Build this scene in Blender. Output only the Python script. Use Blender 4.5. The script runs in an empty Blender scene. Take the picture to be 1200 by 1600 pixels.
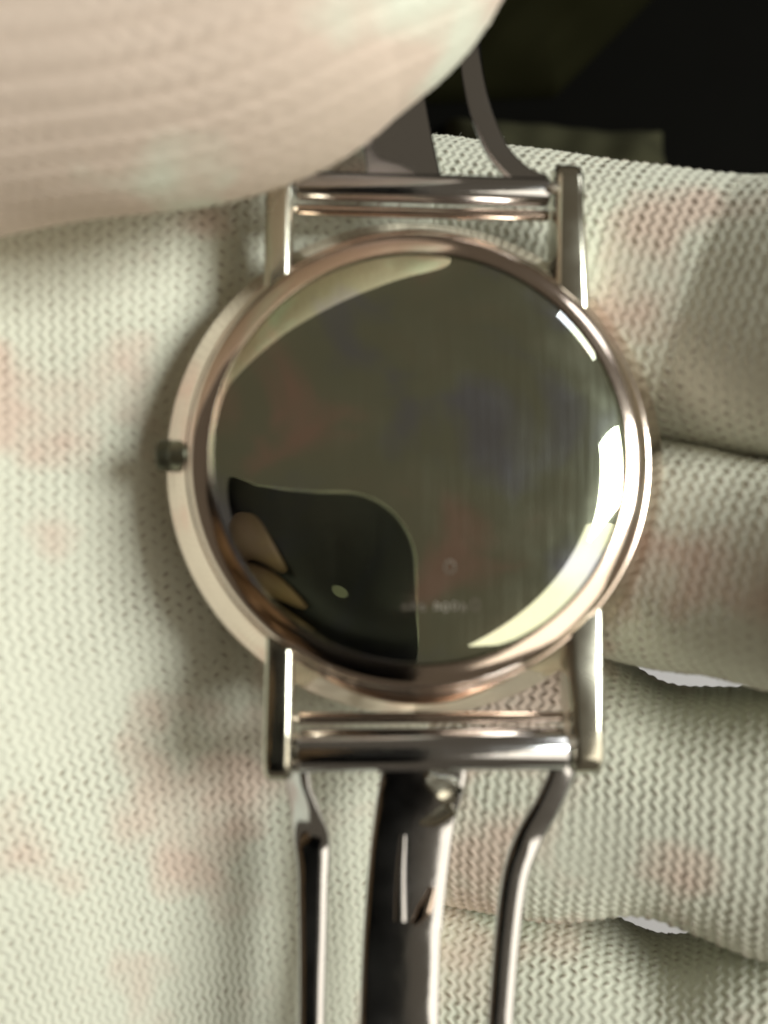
import bpy, bmesh, math, random
import numpy as np
from mathutils import Matrix, Vector

# ---------------------------------------------------------------- units: code in millimetres, scene in metres
MM = 0.001
HC = 57.0                                   # camera height above the case back (mm)
HALF = math.radians(24.75)                  # half of the horizontal field of view
K = 2 * HC * math.tan(HALF) / 1200.0        # mm per photo pixel in the plane z = 0
def at(px, py, z):                          # a photo pixel at a known depth -> point in mm
    s = K * (HC - z) / HC
    return np.array([(px - 600) * s, (800 - py) * s, z])

scene = bpy.context.scene
# ---------------------------------------------------------------- camera
cam_d = bpy.data.cameras.new('camera')
cam = bpy.data.objects.new('camera', cam_d)
scene.collection.objects.link(cam)
cam.location = (0, 0, HC * MM)
cam_d.sensor_fit = 'HORIZONTAL'
cam_d.sensor_width = 4.7
cam_d.lens = 4.7 / 2 / math.tan(HALF)
cam_d.clip_start = 0.002
cam_d.clip_end = 20.0
cam_d.dof.use_dof = True
cam_d.dof.focus_distance = 0.082
cam_d.dof.aperture_fstop = 3.2
scene.camera = cam
# ---------------------------------------------------------------- world: dim olive-brown room
world = bpy.data.worlds.new('World')
scene.world = world
world.use_nodes = True
bg = world.node_tree.nodes['Background']
bg.inputs[0].default_value = (1.0, 0.83, 0.60, 1)
bg.inputs[1].default_value = 0.105
# ---------------------------------------------------------------- key lamp: a window-like light from the right
def area(name, loc, aim, sx, sy, power, col):
    d = bpy.data.lights.new(name, 'AREA')
    d.shape = 'RECTANGLE'; d.size = sx * MM; d.size_y = sy * MM
    d.energy = power; d.color = col
    o = bpy.data.objects.new(name, d)
    scene.collection.objects.link(o)
    o.location = Vector(loc) * MM
    o.rotation_euler = (Vector(aim) - Vector(loc)).to_track_quat('-Z', 'Y').to_euler()
    return o
area('window_light', (292, 60, 262), (0, 0, -5), 125, 150, 1.62, (0.985, 1.0, 0.92))
area('added_band_light', (285, -135, 255), (0, 0, -5), 270, 350, 0.56, (1.0, 0.90, 0.73))  # added lamp, sized for the cream band mirrored in the case back
area('added_glint_light', (285, 275, 140), (0, 0, 0), 90, 90, 0.14, (1.0, 1.0, 0.95))  # small added lamp for the bright streak on the case back's upper right rim
# ---------------------------------------------------------------- colour management
scene.view_settings.view_transform = 'Standard'
scene.view_settings.look = 'None'
scene.view_settings.exposure = 0.0
scene.view_settings.gamma = 1.0
scene.view_settings.use_curve_mapping = False
scene.cycles.use_denoising = True
scene.cycles.sample_clamp_indirect = 6.0
scene.cycles.caustics_reflective = True
scene.cycles.blur_glossy = 0.3

rng = np.random.default_rng(7)
random.seed(7)

# ================================================================ helpers
def link(o, parent=None):
    scene.collection.objects.link(o)
    if parent is not None:
        o.parent = parent
    return o
def tag(o, label=None, cat=None, kind=None, group=None):
    if label: o['label'] = label
    if cat: o['category'] = cat
    if kind: o['kind'] = kind
    if group: o['group'] = group
    return o
def empty(name, mat=None):
    o = bpy.data.objects.new(name, None)
    o.empty_display_size = 0.005
    link(o)
    if mat is not None: o.matrix_world = mat
    return o
def mesh_np(name, V, F, mat, parent=None, smooth=True, attrs=None):
    """V (n,3) in mm, F (m,4) quads"""
    me = bpy.data.meshes.new(name)
    V = np.ascontiguousarray(V, dtype=np.float32) * MM
    F = np.ascontiguousarray(F, dtype=np.int32)
    me.vertices.add(len(V)); me.vertices.foreach_set('co', V.ravel())
    me.loops.add(F.size); me.loops.foreach_set('vertex_index', F.ravel())
    me.polygons.add(len(F))
    me.polygons.foreach_set('loop_start', np.arange(0, F.size, F.shape[1], dtype=np.int32))
    me.polygons.foreach_set('use_smooth', np.full(len(F), smooth))
    me.update(calc_edges=True)
    me.validate()
    if attrs:
        for n, a in attrs.items():
            at_ = me.attributes.new(n, 'FLOAT', 'POINT')
            at_.data.foreach_set('value', np.ascontiguousarray(a, dtype=np.float32).ravel())
    me.materials.append(mat)
    return link(bpy.data.objects.new(name, me), parent)
def grid_faces(nu, nv, cu=False, cv=False):
    iu = np.arange(nu if cu else nu - 1); iv = np.arange(nv if cv else nv - 1)
    a, b = np.meshgrid(iu, iv, indexing='ij')
    a2 = (a + 1) % nu; b2 = (b + 1) % nv
    return np.stack([a * nv + b, a2 * nv + b, a2 * nv + b2, a * nv + b2], -1).reshape(-1, 4)
def grid_obj(name, P, mat, parent=None, cu=False, cv=False, flip=False, **kw):
    nu, nv = P.shape[:2]
    F = grid_faces(nu, nv, cu, cv)
    if flip: F = F[:, ::-1]
    return mesh_np(name, P.reshape(-1, 3), F, mat, parent, **kw)
def bm_obj(name, bm, mat, parent=None, smooth=False, angle=None):
    bmesh.ops.recalc_face_normals(bm, faces=bm.faces)
    me = bpy.data.meshes.new(name)
    bm.to_mesh(me); bm.free()
    for v in me.vertices: v.co *= MM
    if smooth:
        for p in me.polygons: p.use_smooth = True
        if angle:
            me.set_sharp_from_angle(angle=math.radians(angle))
    me.materials.append(mat)
    return link(bpy.data.objects.new(name, me), parent)
def catmull(pts, n):
    pts = np.asarray(pts, float)
    P = np.vstack([2 * pts[0] - pts[1], pts, 2 * pts[-1] - pts[-2]])
    m = len(pts) - 1
    t = np.linspace(0, m, n); i = np.minimum(t.astype(int), m - 1); f = (t - i)[:, None]
    p0, p1, p2, p3 = P[i], P[i + 1], P[i + 2], P[i + 3]
    return 0.5 * (2 * p1 + (p2 - p0) * f + (2 * p0 - 5 * p1 + 4 * p2 - p3) * f ** 2 + (3 * p1 - p0 - 3 * p2 + p3) * f ** 3)
def revolve(name, prof, mat, parent, n=192, sub=6, closed_axis=True, angle=35):
    """prof: list of (r, w) points; smooth with sharp edges kept by angle"""
    pr = np.array(prof, float)
    th = np.linspace(0, 2 * np.pi, n, endpoint=False)
    P = np.stack([pr[None, :, 0] * np.cos(th)[:, None], pr[None, :, 0] * np.sin(th)[:, None],
                  np.repeat(pr[None, :, 1], n, 0)], -1)
    o = grid_obj(name, P, mat, parent, cu=True)
    bm = bmesh.new(); bm.from_mesh(o.data)
    bmesh.ops.remove_doubles(bm, verts=bm.verts, dist=1e-7)
    bmesh.ops.recalc_face_normals(bm, faces=bm.faces)
    bm.to_mesh(o.data); bm.free()
    o.data.set_sharp_from_angle(angle=math.radians(angle))
    return o
def ribbon(name, path, width, thick, mat, parent, n=90, ups=None, bev=0.16, edge=0.72):
    """flat metal ribbon with rounded edges swept along path (mm, parent space)"""
    C = catmull(path, n)
    W = np.interp(np.linspace(0, 1, n), np.linspace(0, 1, len(width)), width)
    T = np.gradient(C, axis=0); T /= np.linalg.norm(T, axis=1)[:, None]
    U0 = np.array([0, 0, 1.0]) if ups is None else None
    if ups is None: U = np.repeat(U0[None], n, 0)
    else:
        U = np.stack([np.interp(np.linspace(0, 1, n), np.linspace(0, 1, len(ups)), [u[i] for u in ups]) for i in range(3)], 1)
    S = np.cross(T, U); S /= np.linalg.norm(S, axis=1)[:, None]
    N = np.cross(S, T)
    th = np.linspace(0, 2 * np.pi, 40, endpoint=False)
    cx = np.sign(np.cos(th)) * np.abs(np.cos(th)) ** edge; cy = np.sign(np.sin(th)) * np.abs(np.sin(th)) ** 0.95
    rows = [C + S * (W / 2 * x)[:, None] + N * (thick / 2 * y) for x, y in zip(cx, cy)]
    P = np.stack(rows, 1)
    m = P.shape[1]
    V = P.reshape(-1, 3); F = grid_faces(n, m, cv=True)
    o = mesh_np(name, V, F, mat, parent)
    bm = bmesh.new(); bm.from_mesh(o.data); bm.verts.ensure_lookup_table()
    bm.faces.new([bm.verts[i] for i in range(m)]); bm.faces.new([bm.verts[(n - 1) * m + i] for i in range(m)][::-1])
    bmesh.ops.recalc_face_normals(bm, faces=bm.faces)
    bm.to_mesh(o.data); bm.free()
    o.data.set_sharp_from_angle(angle=math.radians(50))
    return o
def rod(name, p0, p1, prof, mat, parent, n=48):
    """lathe along p0->p1; prof list of (t 0..1, radius)"""
    p0 = np.array(p0, float); p1 = np.array(p1, float)
    T = p1 - p0; L = np.linalg.norm(T); T /= L
    A = np.cross(T, [0, 0, 1.0]); A /= np.linalg.norm(A); B = np.cross(A, T)
    th = np.linspace(0, 2 * np.pi, n, endpoint=False)
    pr = [(prof[0][0], 0.0)] + list(prof) + [(prof[-1][0], 0.0)]
    P = np.stack([p0 + T * (t * L) + (np.cos(th)[:, None] * A + np.sin(th)[:, None] * B) * r for t, r in pr], 0)
    o = grid_obj(name, P, mat, parent, cv=True)
    bm = bmesh.new(); bm.from_mesh(o.data)
    bmesh.ops.remove_doubles(bm, verts=bm.verts, dist=1e-7)
    bmesh.ops.recalc_face_normals(bm, faces=bm.faces)
    bm.to_mesh(o.data); bm.free()
    o.data.set_sharp_from_angle(angle=math.radians(35))
    return o

# ================================================================ materials
def new_mat(name):
    m = bpy.data.materials.new(name); m.use_nodes = True
    nt = m.node_tree
    return m, nt, nt.nodes['Principled BSDF']
def node(nt, t, **kw):
    n = nt.nodes.new(t)
    for k, v in kw.items(): setattr(n, k, v)
    return n
def metal(name, col, rough, scr=0.0, aniso=(1, 1, 1), wear=0.25, bump=0.02, bscale=900.0):
    m, nt, b = new_mat(name)
    b.inputs['Metallic'].default_value = 1.0
    tc = node(nt, 'ShaderNodeTexCoord')
    mp = node(nt, 'ShaderNodeMapping'); mp.inputs['Scale'].default_value = aniso
    nt.links.new(tc.outputs['Object'], mp.inputs[0])
    n1 = node(nt, 'ShaderNodeTexNoise'); n1.inputs['Scale'].default_value = bscale; n1.inputs['Detail'].default_value = 5
    n2 = node(nt, 'ShaderNodeTexNoise'); n2.inputs['Scale'].default_value = 180.0; n2.inputs['Detail'].default_value = 6
    nt.links.new(mp.outputs[0], n1.inputs[0]); nt.links.new(tc.outputs['Object'], n2.inputs[0])
    rr = node(nt, 'ShaderNodeMapRange')
    rr.inputs[1].default_value = 0.35; rr.inputs[2].default_value = 0.75
    rr.inputs[3].default_value = rough; rr.inputs[4].default_value = rough * (1 + wear * 4)
    nt.links.new(n2.outputs[0], rr.inputs[0]); nt.links.new(rr.outputs[0], b.inputs['Roughness'])
    mx = node(nt, 'ShaderNodeMix', data_type='RGBA')
    mx.inputs[6].default_value = (*col, 1); mx.inputs[7].default_value = (*[c * 0.8 for c in col], 1)
    nt.links.new(n2.outputs[0], mx.inputs[0]); nt.links.new(mx.outputs[2], b.inputs['Base Color'])
    bp = node(nt, 'ShaderNodeBump'); bp.inputs['Strength'].default_value = bump; bp.inputs['Distance'].default_value = 0.0002
    nt.links.new(n1.outputs[0], bp.inputs['Height']); nt.links.new(bp.outputs[0], b.inputs['Normal'])
    return m
M_case = metal('warm_polished_case_metal', (0.86, 0.735, 0.655), 0.09, bump=0.02)
def back_metal():
    m, nt, b = new_mat('polished_back_steel')
    tc = node(nt, 'ShaderNodeTexCoord')
    b.inputs['Metallic'].default_value = 1.0
    b.inputs['Roughness'].default_value = 0.022
    # tarnish and finger marks, with a bluish reflection painted in: slow changes of tone
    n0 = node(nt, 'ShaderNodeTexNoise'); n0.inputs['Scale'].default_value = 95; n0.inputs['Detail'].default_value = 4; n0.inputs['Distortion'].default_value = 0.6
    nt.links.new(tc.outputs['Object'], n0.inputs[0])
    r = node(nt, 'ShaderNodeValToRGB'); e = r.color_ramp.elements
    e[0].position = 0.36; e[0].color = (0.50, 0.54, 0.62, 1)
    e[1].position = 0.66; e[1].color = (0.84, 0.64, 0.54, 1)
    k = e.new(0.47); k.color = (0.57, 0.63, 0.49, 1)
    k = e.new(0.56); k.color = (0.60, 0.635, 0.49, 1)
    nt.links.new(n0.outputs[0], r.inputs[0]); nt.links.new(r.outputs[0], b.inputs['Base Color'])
    # hairline brushing along the watch
    mp = node(nt, 'ShaderNodeMapping'); mp.inputs['Scale'].default_value = (16, 0.5, 1); mp.inputs['Rotation'].default_value = (0, 0, math.radians(4))
    nt.links.new(tc.outputs['Object'], mp.inputs[0])
    n1 = node(nt, 'ShaderNodeTexNoise'); n1.inputs['Scale'].default_value = 260; n1.inputs['Detail'].default_value = 6
    nt.links.new(mp.outputs[0], n1.inputs[0])
    b2 = node(nt, 'ShaderNodeBsdfPrincipled')
    b2.inputs['Metallic'].default_value = 1.0; b2.inputs['Roughness'].default_value = 0.30
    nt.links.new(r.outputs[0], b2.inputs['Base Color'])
    bm2 = node(nt, 'ShaderNodeBump'); bm2.inputs['Strength'].default_value = 0.25; bm2.inputs['Distance'].default_value = 0.0001
    nt.links.new(n1.outputs[0], bm2.inputs['Height']); nt.links.new(bm2.outputs[0], b2.inputs['Normal'])
    f1 = node(nt, 'ShaderNodeMapRange'); f1.inputs[1].default_value = 0.40; f1.inputs[2].default_value = 0.72; f1.inputs[3].default_value = 0.055; f1.inputs[4].default_value = 0.13
    nt.links.new(n1.outputs[0], f1.inputs[0])
    n3 = node(nt, 'ShaderNodeTexNoise'); n3.inputs['Scale'].default_value = 210; n3.inputs['Detail'].default_value = 5
    nt.links.new(tc.outputs['Object'], n3.inputs[0])
    f3 = node(nt, 'ShaderNodeMapRange'); f3.inputs[1].default_value = 0.45; f3.inputs[2].default_value = 0.75; f3.inputs[3].default_value = 0.5; f3.inputs[4].default_value = 1.5
    nt.links.new(n3.outputs[0], f3.inputs[0])
    mu = node(nt, 'ShaderNodeMath', operation='MULTIPLY'); nt.links.new(f1.outputs[0], mu.inputs[0]); nt.links.new(f3.outputs[0], mu.inputs[1])
    mix = node(nt, 'ShaderNodeMixShader')
    nt.links.new(mu.outputs[0], mix.inputs[0]); nt.links.new(b.outputs[0], mix.inputs[1]); nt.links.new(b2.outputs[0], mix.inputs[2])
    nt.links.new(mix.outputs[0], nt.nodes['Material Output'].inputs[0])
    return m
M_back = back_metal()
M_steel = metal('polished_bracelet_steel', (0.70, 0.71, 0.74), 0.09, bump=0.05, wear=0.4)
M_lug = metal('worn_lug_metal', (0.74, 0.73, 0.63), 0.12, bump=0.04, wear=0.4)
M_crown = metal('dull_crown_metal', (0.30, 0.31, 0.24), 0.28)
M_pin = metal('worn_pin_metal', (0.78, 0.74, 0.66), 0.2)

def plain(name, col, rough=0.6, spec=0.4, noise=0.25, scale=60.0, metallic=0.0):
    m, nt, b = new_mat(name)
    tc = node(nt, 'ShaderNodeTexCoord')
    n1 = node(nt, 'ShaderNodeTexNoise'); n1.inputs['Scale'].default_value = scale; n1.inputs['Detail'].default_value = 6
    nt.links.new(tc.outputs['Object'], n1.inputs[0])
    mx = node(nt, 'ShaderNodeMix', data_type='RGBA')
    mx.inputs[6].default_value = (*[c * (1 - noise) for c in col], 1); mx.inputs[7].default_value = (*[min(1, c * (1 + noise)) for c in col], 1)
    nt.links.new(n1.outputs[0], mx.inputs[0]); nt.links.new(mx.outputs[2], b.inputs['Base Color'])
    b.inputs['Roughness'].default_value = rough
    b.inputs['Specular IOR Level'].default_value = spec
    b.inputs['Metallic'].default_value = metallic
    return m
M_crystal = plain('watch_crystal', (0.05, 0.05, 0.05), 0.05, 0.5)
M_table = plain('black_table_top', (0.003, 0.003, 0.0025), 0.8, 0.05)
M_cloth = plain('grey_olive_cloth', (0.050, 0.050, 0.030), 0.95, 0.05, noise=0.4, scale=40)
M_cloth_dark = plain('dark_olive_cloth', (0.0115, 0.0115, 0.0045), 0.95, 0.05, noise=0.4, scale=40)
M_paper = plain('white_paper', (0.55, 0.55, 0.58), 0.8, 0.2, noise=0.03)
M_phone = plain('black_phone_glass', (0.006, 0.006, 0.007), 0.25, 0.5)
M_phone_frame = metal('phone_frame_metal', (0.75, 0.77, 0.68), 0.30)
M_lens = plain('dark_lens_glass', (0.01, 0.012, 0.014), 0.05, 0.6)
M_flash = plain('flash_lens', (0.55, 0.58, 0.42), 0.4, 0.5)
M_skin = plain('tan_skin', (0.46, 0.30, 0.17), 0.5, 0.35, noise=0.12, scale=150)

def glove_mat():
    m, nt, b = new_mat('white_knitted_glove')
    gap = node(nt, 'ShaderNodeAttribute', attribute_name='gap')
    tc = node(nt, 'ShaderNodeTexCoord')
    big = node(nt, 'ShaderNodeTexNoise'); big.inputs['Scale'].default_value = 75; big.inputs['Detail'].default_value = 3
    nt.links.new(tc.outputs['Object'], big.inputs[0])
    ramp = node(nt, 'ShaderNodeValToRGB')
    ramp.color_ramp.elements[0].position = 0.545; ramp.color_ramp.elements[1].position = 0.645
    ramp.color_ramp.elements[0].color = (0.77, 0.79, 0.685, 1); ramp.color_ramp.elements[1].color = (0.75, 0.625, 0.54, 1)
    tn = node(nt, 'ShaderNodeAttribute', attribute_name='tint')
    ad = node(nt, 'ShaderNodeMath', operation='ADD')
    nt.links.new(big.outputs[0], ad.inputs[0]); nt.links.new(tn.outputs['Fac'], ad.inputs[1])
    nt.links.new(ad.outputs[0], ramp.inputs[0])
    fine = node(nt, 'ShaderNodeTexNoise'); fine.inputs['Scale'].default_value = 2600; fine.inputs['Detail'].default_value = 2
    nt.links.new(tc.outputs['Object'], fine.inputs[0])
    fm = node(nt, 'ShaderNodeMapRange'); fm.inputs[3].default_value = 0.86; fm.inputs[4].default_value = 1.08
    nt.links.new(fine.outputs[0], fm.inputs[0])
    mul = node(nt, 'ShaderNodeMix', data_type='RGBA', blend_type='MULTIPLY'); mul.inputs[0].default_value = 1
    nt.links.new(ramp.outputs[0], mul.inputs[6]); nt.links.new(fm.outputs[0], mul.inputs[7])
    mx = node(nt, 'ShaderNodeMix', data_type='RGBA')
    mx.inputs[7].default_value = (0.20, 0.135, 0.095, 1)            # skin behind the open stitches
    nt.links.new(gap.outputs['Fac'], mx.inputs[0]); nt.links.new(mul.outputs[2], mx.inputs[6])
    nt.links.new(mx.outputs[2], b.inputs['Base Color'])
    b.inputs['Roughness'].default_value = 0.95
    b.inputs['Specular IOR Level'].default_value = 0.1
    b.inputs['Sheen Weight'].default_value = 0.12
    bp = node(nt, 'ShaderNodeBump'); bp.inputs['Strength'].default_value = 0.35; bp.inputs['Distance'].default_value = 0.00006
    nt.links.new(fine.outputs[0], bp.inputs['Height']); nt.links.new(bp.outputs[0], b.inputs['Normal'])
    return m
M_glove = glove_mat()

# ================================================================ setting behind the hand
def sheet(name, x0, x1, y0, y1, z, mat):
    bm = bmesh.new()
    bm.faces.new([bm.verts.new(p) for p in ((x0, y0, z), (x1, y0, z), (x1, y1, z), (x0, y1, z))])
    return bm_obj(name, bm, mat)
tag(sheet('table_top', -700, 700, -700, 700, -150, M_table), kind='structure')
def heap(name, q, thick, humps, mat):
    # q: four photo pixels (top left, top right, bottom right, bottom left) at the table's depth
    nx, ny = 110, 90
    c = [at(px, py, -140)[:2] for px, py in q]
    a, b = np.meshgrid(np.linspace(0, 1, nx), np.linspace(0, 1, ny), indexing='ij')
    XY = [(1 - a) * (1 - b) * c[0][i] + a * (1 - b) * c[1][i] + a * b * c[2][i] + (1 - a) * b * c[3][i] for i in (0, 1)]
    e = np.minimum(np.minimum(a, 1 - a), np.minimum(b, 1 - b))
    edge = np.clip(e / 0.2, 0, 1); edge = np.sqrt(1 - (1 - edge) ** 2)
    Z = -149.7 + edge * (thick + sum(h * np.exp(-((b - bc + sk * a) / w) ** 2) for h, bc, sk, w in humps) + 1.6 * np.sin(7 * a + 4 * b) + 0.9 * np.sin(19 * b - 11 * a) + 0.5 * np.sin(31 * a + 8 * b))
    return grid_obj(name, np.stack([XY[0], XY[1], Z], -1), mat, flip=True)
tag(heap('folded_cloth', [(700, 165), (1052, 188), (1046, 430), (690, 420)], 10, [(7, 0.5, 0.1, 0.25)], M_cloth), 'grey olive folded cloth showing above the index finger', 'cloth')
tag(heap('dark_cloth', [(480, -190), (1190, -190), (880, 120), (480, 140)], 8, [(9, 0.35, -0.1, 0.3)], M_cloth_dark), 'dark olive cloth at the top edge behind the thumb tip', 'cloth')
p0 = at(880, 1580, -149); p1 = at(1330, 1000, -149)
bm = bmesh.new()
vs = [bm.verts.new(p) for p in ((p0[0], p0[1], -149.8), (p1[0], p0[1] - 4, -149.8), (p1[0] + 4, p1[1], -149.8), (p0[0] + 4, p1[1] + 4, -149.8))]
f = bm.faces.new(vs); r = bmesh.ops.extrude_face_region(bm, geom=[f])
for v in r['geom']:
    if isinstance(v, bmesh.types.BMVert): v.co.z += 0.4
tag(bm_obj('added_paper_sheet', bm, M_paper), 'white paper added below the hand to show pale through gaps between the gloved fingers', 'paper')  # added sheet, makes the open gaps between the fingers pale

# ================================================================ knitted glove
PU, PV = 0.84, 1.02                        # stitch pitch across the wales / along them (mm)
_w = [(rng.normal(size=2), rng.uniform(0, 6.28)) for _ in range(6)]
def wobble(u, v, s):
    r = 0
    for (d, p) in _w: r = r + np.sin((u * d[0] + v * d[1]) * s + p)
    return r / 6
def knit(u, v):
    """height (mm) and openness 0..1 of the tricot at cloth coordinates u (across wales), v (along wales)"""
    live = np.clip(0.85 + 0.55 * wobble(u - 7, v + 2, 0.42), 0.35, 1.3)
    uu = u + 0.34 * wobble(u, v, 0.33) + 0.085 * wobble(v, u, 2.1)
    vv = v + 0.35 * wobble(v + 9, u, 0.30) + 0.085 * wobble(u, v + 5, 1.9)
    ph = vv / PV
    z = uu / PU + 0.20 * np.sin(2 * np.pi * ph)
    ridge = np.cos(2 * np.pi * z)
    # openings sit in the valleys, at alternate bends of the zigzag
    valley = np.clip(0.5 - 0.5 * ridge, 0, 1) ** 3
    col = np.floor(z)
    bend = np.clip(np.cos(2 * np.pi * (ph + 0.5 * (np.mod(col, 2)))), 0, 1) ** 2.0
    irregular = np.clip(0.6 + 1.0 * wobble(u + 3.1 * col, v, 0.9), 0.08, 1)
    hole = valley * bend * irregular
    loops = 0.25 * np.cos(4 * np.pi * ph + 2 * np.pi * z)
    h = (0.046 * ridge + 0.018 * loops - 0.15 * hole) * live
    return h, np.clip(hole * 1.15 * live, 0, 1)
def folds(u, v, s=1.0, amp=0.22):
    return amp * (wobble(u, v, 0.22 * s) + 0.5 * wobble(v + 4, u - 2, 0.5 * s))
def displaced(P, u, v, amp=1.0, flip=False, fold=0.22):
    h, gap = knit(u, v)
    du = np.gradient(P, axis=0); dv = np.gradient(P, axis=1)
    N = np.cross(du, dv); L = np.linalg.norm(N, axis=2, keepdims=True); N = N / np.maximum(L, 1e-9)
    if flip: N = -N
    return P + N * (amp * h + folds(u, v, amp=fold))[..., None], gap
def arc(P, axis):
    d = np.linalg.norm(np.diff(P, axis=axis), axis=-1)
    z = np.zeros_like(np.take(d, [0], axis=axis))
    return np.concatenate([z, np.cumsum(d, axis=axis)], axis=axis)
def spaced(segs):
    """segs: list of (start, stop, step)"""
    out = [segs[0][0]]
    for a, b, st in segs:
        n = max(1, int(round((b - a) / st)))
        out += list(a + (b - a) * (np.arange(1, n + 1) / n))
    return np.array(out)

hand = empty('gloved_hand', Matrix.Translation(Vector((-0.030, -0.010, -0.016))))
tag(hand, 'hand in white knitted glove holding the watch face down', 'hand')
HAND_OFF = np.array([-30.0, -10.0, -16.0])

def tube(name, pts_fn, s, a_fn, b_fn, th, ex=0.88, rotknit=0.0, amp=1.0, fold=0.22, open_=1.0, tint=0.0, ribs=0.0):
    """sweep a rounded section; pts_fn(s)->(n,3); th section angles (rad), 90 deg = towards the camera"""
    C = pts_fn(s)
    T = np.gradient(C, axis=0); T /= np.linalg.norm(T, axis=1)[:, None]
    S = np.cross(T, np.array([0, 0, 1.0])); S /= np.linalg.norm(S, axis=1)[:, None]
    N = np.cross(S, T)
    c, sn = np.cos(th), np.sin(th)
    cx = np.sign(c) * np.abs(c) ** ex; sx = np.sign(sn) * np.abs(sn) ** ex
    A = a_fn(s)[:, None]; B = b_fn(s)[:, None]
    P = C[:, None, :] + S[:, None, :] * (A * cx)[..., None] + N[:, None, :] * (B * sx)[..., None]
    u = arc(P[:, [len(th) // 2]], 0) * np.ones((1, len(th)))
    v = arc(P, 1); mid = np.argmin(np.abs(th - np.pi / 2)); v = v - v[:, [mid]]
    if rotknit:
        cr, sr = math.cos(rotknit), math.sin(rotknit); u, v = cr * u - sr * v, sr * u + cr * v
    if ribs: P = P + N[:, None, :] * (ribs * np.sin(2 * np.pi * (v if rotknit == 0 else u) / 1.6 + 2.2 * wobble(u * 0.3, v * 0.3, 0.6)))[..., None]
    D, gap = displaced(P, u, v, amp, flip=True, fold=fold)
    D = D - HAND_OFF
    return grid_obj(name, D, M_glove, hand, cv=True, flip=True, attrs={'gap': gap * open_, 'tint': np.full(gap.shape, tint)})

TH = np.radians(spaced([(-60, -22, 4), (-22, 202, 0.56), (202, 292, 6)]))
SX = spaced([(-14, -6, 0.25), (-6, 44, 0.105), (44, 92, 0.8)])
def rising(x, x0, slope, soft):
    return slope * soft * np.log1p(np.exp((x - x0) / soft))
def finger(name, hi, lo, ztop, half_h, bend, gapfn=None, tip=88.0, ex=0.80, cup=0.38):
    yh = lambda x: hi[0] + hi[1] * x
    yl = lambda x: lo[0] + lo[1] * x
    x0, sl, soft = bend
    persp = lambda s: (57 - (ztop + cup * np.clip(s - 3, 0, 36))) / 66.0        # fingers draw together as they rise
    def pts(s):
        up = rising(s, x0, sl, soft)
        xx = s - 0.2 * np.clip(s - x0, 0, 12) * min(1.0, sl)     # bent part is foreshortened
        up = up - rising(s, x0 + 11, sl * 0.95, 3.0) + cup * np.clip(s - 3, 0, 36)
        k = persp(s)
        return np.stack([xx * (0.5 + 0.5 * k), (yh(xx) + yl(xx)) / 2 * k, ztop - half_h + up - rising(-s, -1.5, 0.55, 1.0)], 1)
    def capf(s): return np.sqrt(np.clip(1 - (np.clip(s - (tip - 9), 0, None) / 13.2) ** 2, 0.02, 1))
    taper = lambda s: 1 - 0.0032 * np.clip(s - 30, 0, None)
    def a(s):
        w = (yh(s) - yl(s)) / 2 * 1.02
        if gapfn is not None: w = w - gapfn(s)
        return np.minimum(w, 13.2) * persp(s) * capf(s) * taper(s)
    def b(s): return half_h * capf(s) * taper(s) * np.ones_like(s)
    return tube(name, pts, SX, a, b, TH, ex=ex)
bump = lambda x0, w, a: (lambda s: a * np.exp(-((s - x0) / w) ** 2))
finger('index_finger', (33.0, -0.115), (12.0, -0.235), -14.2, 10.0, (30.0, 0.42, 0.7), cup=0.46)
finger('middle_finger', (12.0, -0.235), (-7.2, -0.277), -16.8, 9.0, (36, 0.45, 3.0), bump(30.0, 2.5, 0.42), cup=0.66)
finger('ring_finger', (-7.2, -0.277), (-33.0, -0.20), -13.0, 10.0, (38, 0.4, 4.0), lambda s: 0.42 * np.exp(-((s - 30.0) / 2.5) ** 2) + 2.35 * np.exp(-((s - 24.5) / 5.0) ** 2))
finger('little_finger', (-33.0, -0.20), (-53.0, -0.20), -13.4, 9.0, (40, 0.4, 4.0), bump(24.5, 5.0, 2.35), tip=76.0)

def fibres(n=2200):
    V, F = [], []
    for o in [c for c in hand.children if c.name.endswith('finger')]:
        me = o.data; m = len(me.vertices)
        co = np.empty(m * 3, np.float32); me.vertices.foreach_get('co', co); co = co.reshape(-1, 3) / MM
        no = np.empty(m * 3, np.float32); me.vertex_normals.foreach_get('vector', no); no = no.reshape(-1, 3)
        ok = np.where((no[:, 2] > -0.2) & (co[:, 0] + HAND_OFF[0] > 2) & (co[:, 0] + HAND_OFF[0] < 42))[0]
        for i in rng.choice(ok, n // 4):
            p = co[i]; d = no[i] * rng.uniform(0.2, 0.9) + rng.normal(size=3) * 0.6; d /= np.linalg.norm(d)
            bend = rng.normal(size=3) * 0.5; L = rng.uniform(0.35, 1.1); r = 0.013
            a = np.cross(d, rng.normal(size=3)); a /= np.linalg.norm(a); b = np.cross(d, a)
            base = len(V)
            for k in range(4):
                t = k / 3; c = p + d * L * t + bend * L * t * t * 0.5; rr = r * (1 - 0.6 * t)
                for q in range(3):
                    w = 2.0944 * q; V.append(c + rr * (math.cos(w) * a + math.sin(w) * b))
            for k in range(3):
                for q in range(3):
                    q2 = (q + 1) % 3; F.append((base + 3 * k + q, base + 3 * k + q2, base + 3 * k + 3 + q2, base + 3 * k + 3 + q))
    tag(mesh_np('loose_fibres', np.array(V), np.array(F), M_glove, hand), kind='stuff')
fibres()
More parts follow.
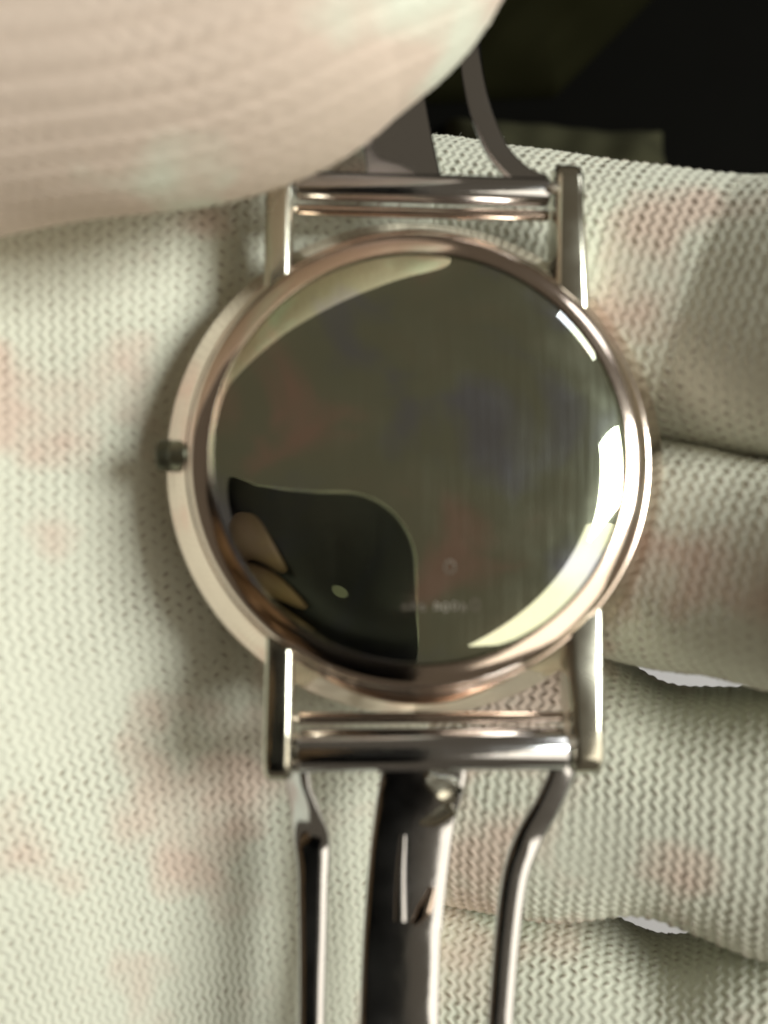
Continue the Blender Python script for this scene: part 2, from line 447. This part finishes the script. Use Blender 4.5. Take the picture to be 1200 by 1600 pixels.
# palm: one sheet with rounded rims and a back side
def palm():
    xs = spaced([(-62, -34, 0.8), (-34, 9, 0.105), (9, 24, 0.5)])
    ys = spaced([(-66, -46, 0.8), (-46, 31, 0.105), (31, 33.4, 0.12)])
    X, Y = np.meshgrid(xs, ys, indexing='ij')
    Z = -10.6 + 0.12 * (3 - X)
    # the ball of the thumb swells towards the left edge
    Z += 5.0 * np.exp(-((X + 46) / 17) ** 2 - ((Y + 8) / 46) ** 2)
    Z += 1.2 * np.exp(-((X + 20) / 7) ** 2 - ((Y - 16) / 11) ** 2)
    Z += 1.3 * np.exp(-((X + 9.5) / 3.4) ** 2 - ((Y + 36) / 13) ** 2)
    Z -= 0.6 * np.exp(-((X + 18) / 8) ** 2 - ((Y + 20) / 16) ** 2)
    Z -= 1.0 * np.exp(-((X - 1) / 5) ** 2 - ((Y + 30) / 9) ** 2)
    # sinks under the finger roots
    Z -= rising(X, 2.6, 1.5, 0.8)
    Z -= 4.0 * np.exp(-((X - 5.5) / 3.0) ** 2 - ((Y + 37) / 6) ** 2)
    def rim(d, r):
        d = np.clip(d / r, 0, 1); return (1 - np.sqrt(np.clip(1 - (1 - d) ** 2, 0, 1))) * r
    top = 33.5 - 0.0 * X
    Z -= rim(top - Y, 9.0) * 1.0
    Z -= rim(X + 62, 10) + rim(Y + 66, 10) + rim(24 - X, 4)
    P = np.stack([X, Y, Z], -1)
    u = arc(P, 0); v = arc(P, 1)
    v = v - v[:, [np.argmin(np.abs(ys - 10))]]
    u = u - u[[np.argmin(np.abs(xs + 10))]]
    # wales swing to a diagonal in the lower left, as the cloth is pulled there
    ang = np.radians(34) * np.clip((-Y - 4) / 34, 0, 1) * np.clip((-X - 2) / 16, 0, 1)
    q = np.clip((-Y - 6) / 26, 0, 1.4) ; w = np.clip((-X + 2) / 20, 0, 1.5)
    uu = u + 0.22 * v * q * w * 0.5; vv = v - 0.16 * u * q * w * 0.5
    D, gap = displaced(P, uu, vv, 0.72, flip=False, fold=0.30)
    D = D - HAND_OFF
    nu, nv = X.shape
    F = grid_faces(nu, nv)
    # back of the hand: a coarse lower shell sewn along the rim
    rim_idx = np.concatenate([np.arange(nv), np.arange(1, nu) * nv + nv - 1, (nu - 1) * nv + np.arange(nv - 2, -1, -1), np.arange(nu - 2, 0, -1) * nv])
    V = D.reshape(-1, 3); n0 = len(V)
    cen = np.array([-19, -13, 0]) - HAND_OFF
    rows = []
    for k, (sc, dz) in enumerate(((1.0, -5), (0.93, -10), (0.75, -13), (0.4, -14.5), (0.0, -15))):
        R = V[rim_idx].copy()
        R[:, :2] = cen[:2] + (R[:, :2] - cen[:2]) * sc
        R[:, 2] = np.minimum(R[:, 2], -14 - HAND_OFF[2]) + dz
        rows.append(R)
    m = len(rim_idx); V2 = np.vstack([V] + rows)
    Fs = [F]
    prev = rim_idx
    for k in range(len(rows)):
        cur = n0 + k * m + np.arange(m)
        Fs.append(np.stack([prev, np.roll(prev, -1), np.roll(cur, -1), cur], 1)[:, ::-1]); prev = cur
    g = np.concatenate([gap.ravel() * 0.7, np.zeros(m * len(rows))])
    return mesh_np('palm', V2, np.vstack(Fs), M_glove, hand, attrs={'gap': g, 'tint': np.full(len(V2), -0.035)})
palm()
# thumb lying over the upper left corner, near the camera
def thumb():
    zc = 6.5
    pts = np.array([at(-1250, 420, -6), at(-800, 240, -1), at(-400, 150, 3), at(0, 60, zc), at(300, 12, zc), at(500, -82, zc), at(640, -155, zc), at(800, -255, zc)])
    C = catmull(pts, 400); L = np.concatenate([[0], np.cumsum(np.linalg.norm(np.diff(C, axis=0), axis=1))])
    tipL = L[-1]
    def f(s): return np.stack([np.interp(s, L, C[:, i]) for i in range(3)], 1)
    R = 11.1
    s = np.concatenate([spaced([(0, 24, 0.8), (24, tipL - R * 0.35, 0.16)]), (tipL - R * 0.35) + R * 0.35 * np.sin(np.linspace(0.02, 1, 60) * np.pi / 2)])
    prof = lambda s: R * np.sqrt(np.clip(1 - (np.clip(s - (tipL - R * 1.75), 0, None) / (R * 1.75)) ** 2, 0.0006, 1)) * (1 + 0.05 * np.clip((tipL - 30 - s) / 30, 0, 1))
    th = np.radians(spaced([(-90, -10, 4), (-10, 200, 0.9), (200, 266, 6)]))
    return tube('thumb', f, s, prof, lambda s: prof(s) * 0.90, th, ex=0.97, rotknit=math.radians(90), fold=0.42, amp=0.6, open_=0.12, tint=0.19, ribs=0.065)
thumb()

# ================================================================ the watch, face down
n_ = Vector((0.0346, 0.0998, 1)).normalized()
u_ = (Vector((1, 0, 0)) - n_ * n_[0]).normalized(); v_ = n_.cross(u_)
WC = Vector((55 * K, 82 * K, 0))
W2W = Matrix((( u_[0], v_[0], n_[0], WC[0] * MM), (u_[1], v_[1], n_[1], WC[1] * MM), (u_[2], v_[2], n_[2], 0), (0, 0, 0, 1)))
watch = empty('wrist_watch', W2W)
tag(watch, 'polished metal wristwatch lying face down in the glove, case back showing', 'watch')
Wn = np.array([[u_[i], v_[i], n_[i]] for i in range(3)])     # local -> world rotation (mm)
def to_local(p):
    return (np.asarray(p) - np.array(WC)) @ Wn

def arcp(c, r, a0, a1, n):
    return [(c[0] + r * math.cos(math.radians(a)), c[1] + r * math.sin(math.radians(a))) for a in np.linspace(a0, a1, n)]
# mid case
case_prof = [(14.2, -2.0), (14.2, -0.68), (14.22, -0.60), (14.27, -0.55)] + \
    [(14.5, -0.625), (14.75, -0.72), (15.0, -0.84), (15.2, -0.96), (15.36, -1.09), (15.52, -1.27), (15.64, -1.45), (15.68, -1.62)] + \
    [(15.82, -1.64), (15.94, -1.76), (16.10, -1.98), (17.0, -3.32), (17.12, -3.55), (17.22, -3.72), (17.45, -4.0), (17.58, -4.32), (17.64, -4.6), (17.58, -5.0), (17.3, -5.5),
     (17.0, -5.75), (16.9, -6.0), (16.4, -6.25), (15.6, -6.35), (15.4, -6.2), (15.4, -3), (14.22, -2.0)]
case = revolve('case', [(r * 1.018 if r > 14.3 else r, w if w > -2 else -2 + (w + 2) * 0.86) for r, w in case_prof], M_case, watch, n=256, angle=32)
case.location = (0.00015, 0.0005, 0); case.scale = (1.018, 1.018, 1)
# case back: flat middle, shoulder rolling off to the seam
bp = [(0.0, 0.10)]
rr_ = np.concatenate([np.linspace(0.5, 9.5, 10), np.linspace(9.8, 13.95, 34)])
sl_ = np.tan(np.radians(np.interp(rr_, [0, 9.0, 11.4, 12.4, 13.4, 13.95], [0, 0.5, 3.0, 8.0, 15.5, 20.0])))
w_ = 0.10
for i, r in enumerate(rr_):
    w_ -= sl_[i] * (r - (rr_[i - 1] if i else 0))
    bp.append((r, w_))
rl, wl = bp[-1]
bp += [(rl + 0.10, wl - 0.05), (rl + 0.17, wl - 0.12), (rl + 0.18, wl - 0.2), (rl + 0.18, -1.6), (0.0, -1.6)]
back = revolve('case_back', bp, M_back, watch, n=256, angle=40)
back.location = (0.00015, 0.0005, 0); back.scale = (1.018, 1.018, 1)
crystal = revolve('crystal', [(0, -7.4), (5, -7.3), (10, -7.0), (14, -6.55), (15.3, -6.2), (15.35, -5.6), (0, -5.6)], M_crystal, watch, n=96)

# worn, unreadable stamp on the case back: small raised strokes
def stamps():
    bm = bmesh.new()
    def stroke(x0, y0, x1, y1, w=0.07):
        d = Vector((x1 - x0, y1 - y0, 0)); nrm = Vector((-d.y, d.x, 0)).normalized() * w
        zt = lambda x, y: 0.10 - 0.0004 * (x * x + y * y)
        vs = []
        for (x, y), s in (((x0, y0), 1), ((x1, y1), 1), ((x1, y1), -1), ((x0, y0), -1)):
            vs.append(bm.verts.new((x + nrm.x * s, y + nrm.y * s, zt(x, y) - 0.02)))
        top = [bm.verts.new((v.co.x * 1, v.co.y * 1, v.co.z + 0.05)) for v in vs]
        bm.faces.new(top)
        for i in range(4): bm.faces.new((vs[i], vs[(i + 1) % 4], top[(i + 1) % 4], top[i]))
    def ring(x, y, rx, ry, n=9):
        P = [(x + rx * math.cos(6.283 * i / n), y + ry * math.sin(6.283 * i / n)) for i in range(n)]
        for i in range(n): stroke(*P[i], *P[(i + 1) % n], w=0.06)
    rr = random.Random(3)
    for i, x in enumerate((-1.15, -0.55, 0.0, 1.0, 1.55, 2.15, 2.75)):
        y = -10.35 + 0.08 * (i % 2)
        if i in (4, 5): ring(x, y, 0.19, 0.26)
        else:
            stroke(x - 0.15, y - 0.27, x - 0.12, y + 0.25); stroke(x - 0.12, y + 0.22, x + 0.17, y + 0.10 * rr.uniform(-1, 1)); stroke(x + 0.16, y, x + 0.05, y - 0.27)
    ring(3.5, -10.2, 0.27, 0.36)
    ring(1.85, -7.7, 0.34, 0.42)
    return bm_obj('stamp', bm, M_pin, back)
tag(stamps(), 'worn unreadable stamp near the edge of the case back')

# lugs
def lug(u0, u1, sgn, vr, vt, flare=0.0):
    w_top_root, w_top_tip = -1.55, -0.95
    prof = [(vr, w_top_root - 0.5), (vr + 2.0, w_top_root), (vt - 3.2, -1.05), (vt - 1.4, w_top_tip), (vt - 0.5, -1.15), (vt, -1.75), (vt + 0.05, -2.6), (vt - 0.5, -3.4),
            (vt - 2.0, -4.0), (vt - 5.0, -4.9), (vr + 1, -5.3), (vr, -5.0)]
    bm = bmesh.new()
    A, B = [], []
    for v, w in prof:
        t = (v - vr) / (vt - vr)
        ex = flare * (1 - t) ** 2
        lo, hi = (u0 - ex, u1) if u0 < 0 else (u0, u1 + ex)
        A.append(bm.verts.new((lo, sgn * v, w))); B.append(bm.verts.new((hi, sgn * v, w)))
    n = len(prof)
    bm.faces.new(A); bm.faces.new(B[::-1])
    for i in range(n): bm.faces.new((A[i], B[i], B[(i + 1) % n], A[(i + 1) % n]))
    bmesh.ops.recalc_face_normals(bm, faces=bm.faces)
    ed = [e for e in bm.edges if (e.verts[0] in A) == (e.verts[1] in A)]
    bmesh.ops.bevel(bm, geom=ed, offset=0.52, segments=5, affect='EDGES', profile=0.5)
    return bm_obj('lug', bm, M_lug, watch, smooth=True, angle=38)
lug(-10.95, -9.0, 1, 9.5, 22.3)
lug(10.15, 12.2, 1, 9.0, 22.3, 0.5)
lug(-10.5, -8.55, -1, 9.5, 21.7)
lug(10.45, 12.65, -1, 9.0, 21.4, 0.5)

# crown on the left, at nine o'clock in the picture
def crown():
    n = 30
    P = []
    for x, r in ((-17.3, 0.0), (-17.3, 0.9), (-17.4, 1.1), (-17.5, 1.14), (-18.2, 1.14), (-18.38, 1.05), (-18.45, 0.85), (-18.47, 0.0)):
        row = []
        for i in range(n * 4):
            a = 2 * math.pi * i / (n * 4)
            rr = r * (1 - (0.12 if (i % 4 < 2 and r > 1.1) else 0))
            row.append((x, 0.66 + rr * math.cos(a), -3.0 + rr * math.sin(a)))
        P.append(row)
    o = grid_obj('crown', np.array(P), M_crown, watch, cv=True)
    bm = bmesh.new(); bm.from_mesh(o.data); bmesh.ops.remove_doubles(bm, verts=bm.verts, dist=1e-7)
    bmesh.ops.recalc_face_normals(bm, faces=bm.faces); bm.to_mesh(o.data); bm.free()
    o.data.set_sharp_from_angle(angle=math.radians(40))
crown()
# crown stub recessed in the flank, seen from the back
rod('crown_tube', (-15.75, 0.66, -2.45), (-17.25, 0.66, -3.0), [(0, 0.85), (0.06, 1.02), (0.14, 1.1), (0.92, 1.1), (1, 0.98)], M_crown, watch)

# bracelet end bars between the lugs
bracelet = bpy.data.objects.new('bracelet', None); bracelet.empty_display_size = 0.004
link(bracelet, watch)
def bar_prof(r): return [(0, r * 0.8), (0.006, r * 0.95), (0.015, r), (0.985, r), (0.994, r * 0.95), (1, r * 0.8)]
rod('end_bar', (-8.85, 20.75, -2.6), (9.95, 20.55, -2.6), bar_prof(1.05), M_steel, bracelet)
rod('spring_bar', (-8.9, 19.25, -3.2), (10.05, 19.05, -3.2), bar_prof(0.42), M_case, bracelet)
rod('end_bar', (-8.2, -19.8, -2.2), (10.2, -19.75, -2.2), bar_prof(1.45), M_steel, bracelet)
rod('spring_bar', (-8.4, -17.75, -2.8), (10.3, -17.75, -2.8), bar_prof(0.40), M_case, bracelet)
for u, v in ((-8.35, -19.0), (-8.35, -20.6), (10.4, -19.2), (-8.9, 21.2), (10.05, 20.3)):
    rod('pin', (u - 0.35, v, -1.35), (u + 0.35, v, -1.35), [(0, 0.25), (0.15, 0.42), (0.85, 0.42), (1, 0.25)], M_pin, bracelet, n=24)
# outer rails, lower side
ribbon('outer_rail', [(-8.6, -20.2, -3.2), (-8.35, -22.2, -3.7), (-7.75, -24.5, -4.4), (-7.3, -27.0, -4.9), (-7.25, -31, -5.0), (-7.25, -36, -4.8), (-7.3, -44, -4.6), (-7.3, -60, -6)], [3.4, 3.2, 2.2, 1.8, 1.8], 0.85, M_steel, bracelet,
       ups=[(-1.3, 0, 1), (-1.4, .2, 1), (-1.0, 0, 1), (0, 0, 1), (0, 0, 1), (0, 0, 1), (0, 0, 1), (0, 0, 1)])
ribbon('outer_rail', [(10.5, -20.0, -3.2), (10.3, -21.6, -3.6), (9.4, -24.0, -4.3), (8.1, -26.4, -4.8), (7.15, -29.0, -5.0), (6.5, -33, -5.0), (5.95, -38, -4.8), (5.4, -44, -4.6), (4.2, -60, -6)], [2.2, 2.1, 1.9, 1.8, 1.8], 0.85, M_steel, bracelet,
       ups=[(.3, 0, 1), (.35, .1, 1), (.25, 0, 1), (0, 0, 1), (0, 0, 1), (0, 0, 1), (0, 0, 1), (0, 0, 1)])
# centre band, lower side: upper plate, lower plate, tongue and hook
band = ribbon('centre_band', [(0.55, -19.8, -3.0), (0.45, -22.0, -3.7), (-0.1, -25.0, -4.4), (-0.6, -29, -4.7), (-0.9, -32.4, -4.8)], [6.3, 5.7, 5.5], 0.7, M_steel, bracelet)
ribbon('centre_band', [(-0.85, -31.6, -5.4), (-1.0, -34, -5.4), (-1.15, -38, -5.2), (-1.3, -44, -5.0), (-1.6, -60, -6.2)], [5.5, 5.5, 5.6], 0.7, M_steel, bracelet)
ribbon('tongue', [(-0.9, -26.0, -4.3), (-1.1, -28.5, -4.35), (-1.15, -31.9, -4.45)], [0.5, 0.7, 0.9], 0.35, M_steel, bracelet, bev=0.1, n=30)
ribbon('hook', [(0.7, -21.9, -3.0), (1.7, -22.6, -2.95), (2.7, -23.3, -3.15)], [0.7, 1.5, 1.9], 0.28, M_lug, bracelet, n=40, ups=[(0, .5, 1), (-.3, .4, 1), (-.8, .2, 1)], edge=0.4)
ribbon('hook', [(0.3, -25.2, -4.0), (1.3, -24.8, -3.75), (2.5, -23.9, -3.5)], [0.3, 1.1, 1.5], 0.28, M_lug, bracelet, n=40, ups=[(-.6, .5, 1), (-.8, .6, 1), (-.9, .6, 1)], edge=0.4)
ribbon('clasp_plate', [(-0.2, -32.1, -4.55), (0.5, -31.2, -4.35), (1.2, -29.6, -4.35)], [0.5, 1.1, 0.5], 0.3, M_case, bracelet, bev=0.1, n=30)
# upper side: the bracelet curls away behind the index finger, under the thumb
def wpath(pts): return [tuple(to_local(at(*p))) for p in pts]
ribbon('outer_rail', wpath([(845, 290, -4.6), (815, 276, -5.2), (780, 240, -6.0), (757, 190, -7.0), (743, 140, -8.3), (735, 85, -10.2), (734, 30, -13), (738, -40, -18), (745, -120, -28)]), [2.1, 2.0, 1.9, 2.0, 2.1], 0.5, M_steel, bracelet,
       ups=[(.0, .2, 1), (.05, .2, 1), (.1, .3, 1), (.15, .4, 1), (.2, .4, 1), (.3, .4, 1), (.4, .4, 1), (.5, .4, 1), (.5, .4, 1)], edge=0.35)
ribbon('outer_rail', wpath([(440, 290, -4.6), (470, 276, -5.2), (500, 240, -6.0), (518, 190, -7.0), (530, 140, -8.3), (540, 85, -10.2), (548, 30, -13), (556, -40, -18), (565, -120, -28)]), [2.1, 2.0, 1.9, 2.0, 2.1], 0.5, M_steel, bracelet,
       ups=[(.0, .2, 1), (-.3, .3, 1), (-.5, .5, .9), (-.6, .7, .7), (-.6, .8, .5), (-.6, .9, .4), (-.5, 1, .3), (-.5, 1, .2), (-.4, 1, .2)])
ribbon('centre_band', wpath([(632, 285, -5.0), (630, 262, -5.5), (624, 230, -6.4), (618, 190, -7.4), (612, 140, -9.0), (607, 85, -11), (602, 30, -14), (600, -40, -19), (600, -120, -29)]), [5.6, 5.6, 5.6], 0.7, M_steel, bracelet,
       ups=[(.0, .2, 1), (.1, .3, 1), (.1, .5, .9), (.1, .7, .7), (.1, .8, .5), (.1, .9, .4), (.1, 1, .3), (.1, 1, .2), (.1, 1, .2)])

# ================================================================ the phone taking the picture (seen only mirrored in the case back)
def rrect(x0, x1, y0, y1, r, n=10):
    P = []
    for cx, cy, a in ((x1 - r, y1 - r, 0), (x0 + r, y1 - r, 90), (x0 + r, y0 + r, 180), (x1 - r, y0 + r, 270)):
        P += arcp((cx, cy), r, a, a + 90, n)
    return P
def slab(name, outline, z0, z1, mat, parent, bev):
    bm = bmesh.new()
    A = [bm.verts.new((x, y, z0)) for x, y in outline]; B = [bm.verts.new((x, y, z1)) for x, y in outline]
    n = len(A); bm.faces.new(A); bm.faces.new(B[::-1])
    for i in range(n): bm.faces.new((A[i], B[i], B[(i + 1) % n], A[(i + 1) % n]))
    if bev:
        bmesh.ops.bevel(bm, geom=[e for e in bm.edges if (e.verts[0] in A) == (e.verts[1] in A)], offset=bev, segments=4, affect='EDGES', profile=0.5)
    return bm_obj(name, bm, mat, parent, smooth=True, angle=30)
phone = empty('smartphone', Matrix.Translation((0, 0, (HC + 19.0) * MM)))
tag(phone, 'black smartphone held over the watch, mirrored in its case back', 'phone')
slab('phone_frame', rrect(-66, 10.4, -143, 18.2, 12.7, 20), 0.0, 7.5, M_phone_frame, phone, 0.8)
slab('back_glass', rrect(-65.6, 9.95, -142.6, 17.75, 12.3, 20), -0.25, 0.05, M_phone, phone, 0.1)
def disc(name, x, y, r, z0, z1, mat, n=40):
    return slab(name, [(x + r * math.cos(6.28318 * i / n), y + r * math.sin(6.28318 * i / n)) for i in range(n)], z0, z1, mat, phone, 0.05)
disc('flash', -4.9, -3.0, 1.7, -0.45, -0.2, M_flash)

# ---------------------------------------------------------------- the bare hand that grips the phone
def phone_hand():
    J = [(-118, -136, 84), (-102, -98, 84), (-88, -66, 83),                       # wrist, heel, palm
         (-90, -26, 81), (-76, -17, 72), (-47, -4, 66.5), (-18.0, 1.8, 67.0),    # index, its tip near the lens
         (-92, -48, 81), (-78, -36, 72), (-48, -25, 66.6), (-22, -17, 66.8),      # middle
         (-93, -72, 81), (-78, -60, 72), (-50, -52, 67.0), (-34, -48, 67.2),      # ring
         (-92, -94, 82), (-79, -84, 73), (-56, -78, 68.0), (-42, -76, 68.2),      # little
         (-96, -66, 90), (-82, -40, 95), (-62, -18, 94.0)]                        # thumb over the front
    E = [(0, 1), (1, 2), (2, 3), (3, 4), (4, 5), (5, 6), (2, 7), (7, 8), (8, 9), (9, 10), (2, 11), (11, 12), (12, 13), (13, 14),
         (1, 15), (15, 16), (16, 17), (17, 18), (1, 19), (19, 20), (20, 21)]
    Rr = [24, 22, 20] + [10, 9.5, 9.3, 9.0] + [10, 9.2, 9.0, 8.8] + [10, 8.6, 8, 7.2] + [9, 7.6, 7, 6.4] + [12, 10.5, 9]
    me = bpy.data.meshes.new('bare_hand')
    me.from_pydata([(x * MM, y * MM, z * MM) for x, y, z in J], E, [])
    o = link(bpy.data.objects.new('bare_hand', me))
    me.materials.append(M_skin)
    sk = o.modifiers.new('Skin', 'SKIN'); sk.use_smooth_shade = True
    for i, v in enumerate(me.skin_vertices[0].data):
        v.radius = (Rr[i] * MM, Rr[i] * MM); v.use_root = (i == 0)
    sb = o.modifiers.new('Sub', 'SUBSURF'); sb.levels = 2; sb.render_levels = 2
    tag(o, 'bare hand gripping the smartphone, reflected as a tan patch in the case back', 'hand')
phone_hand()
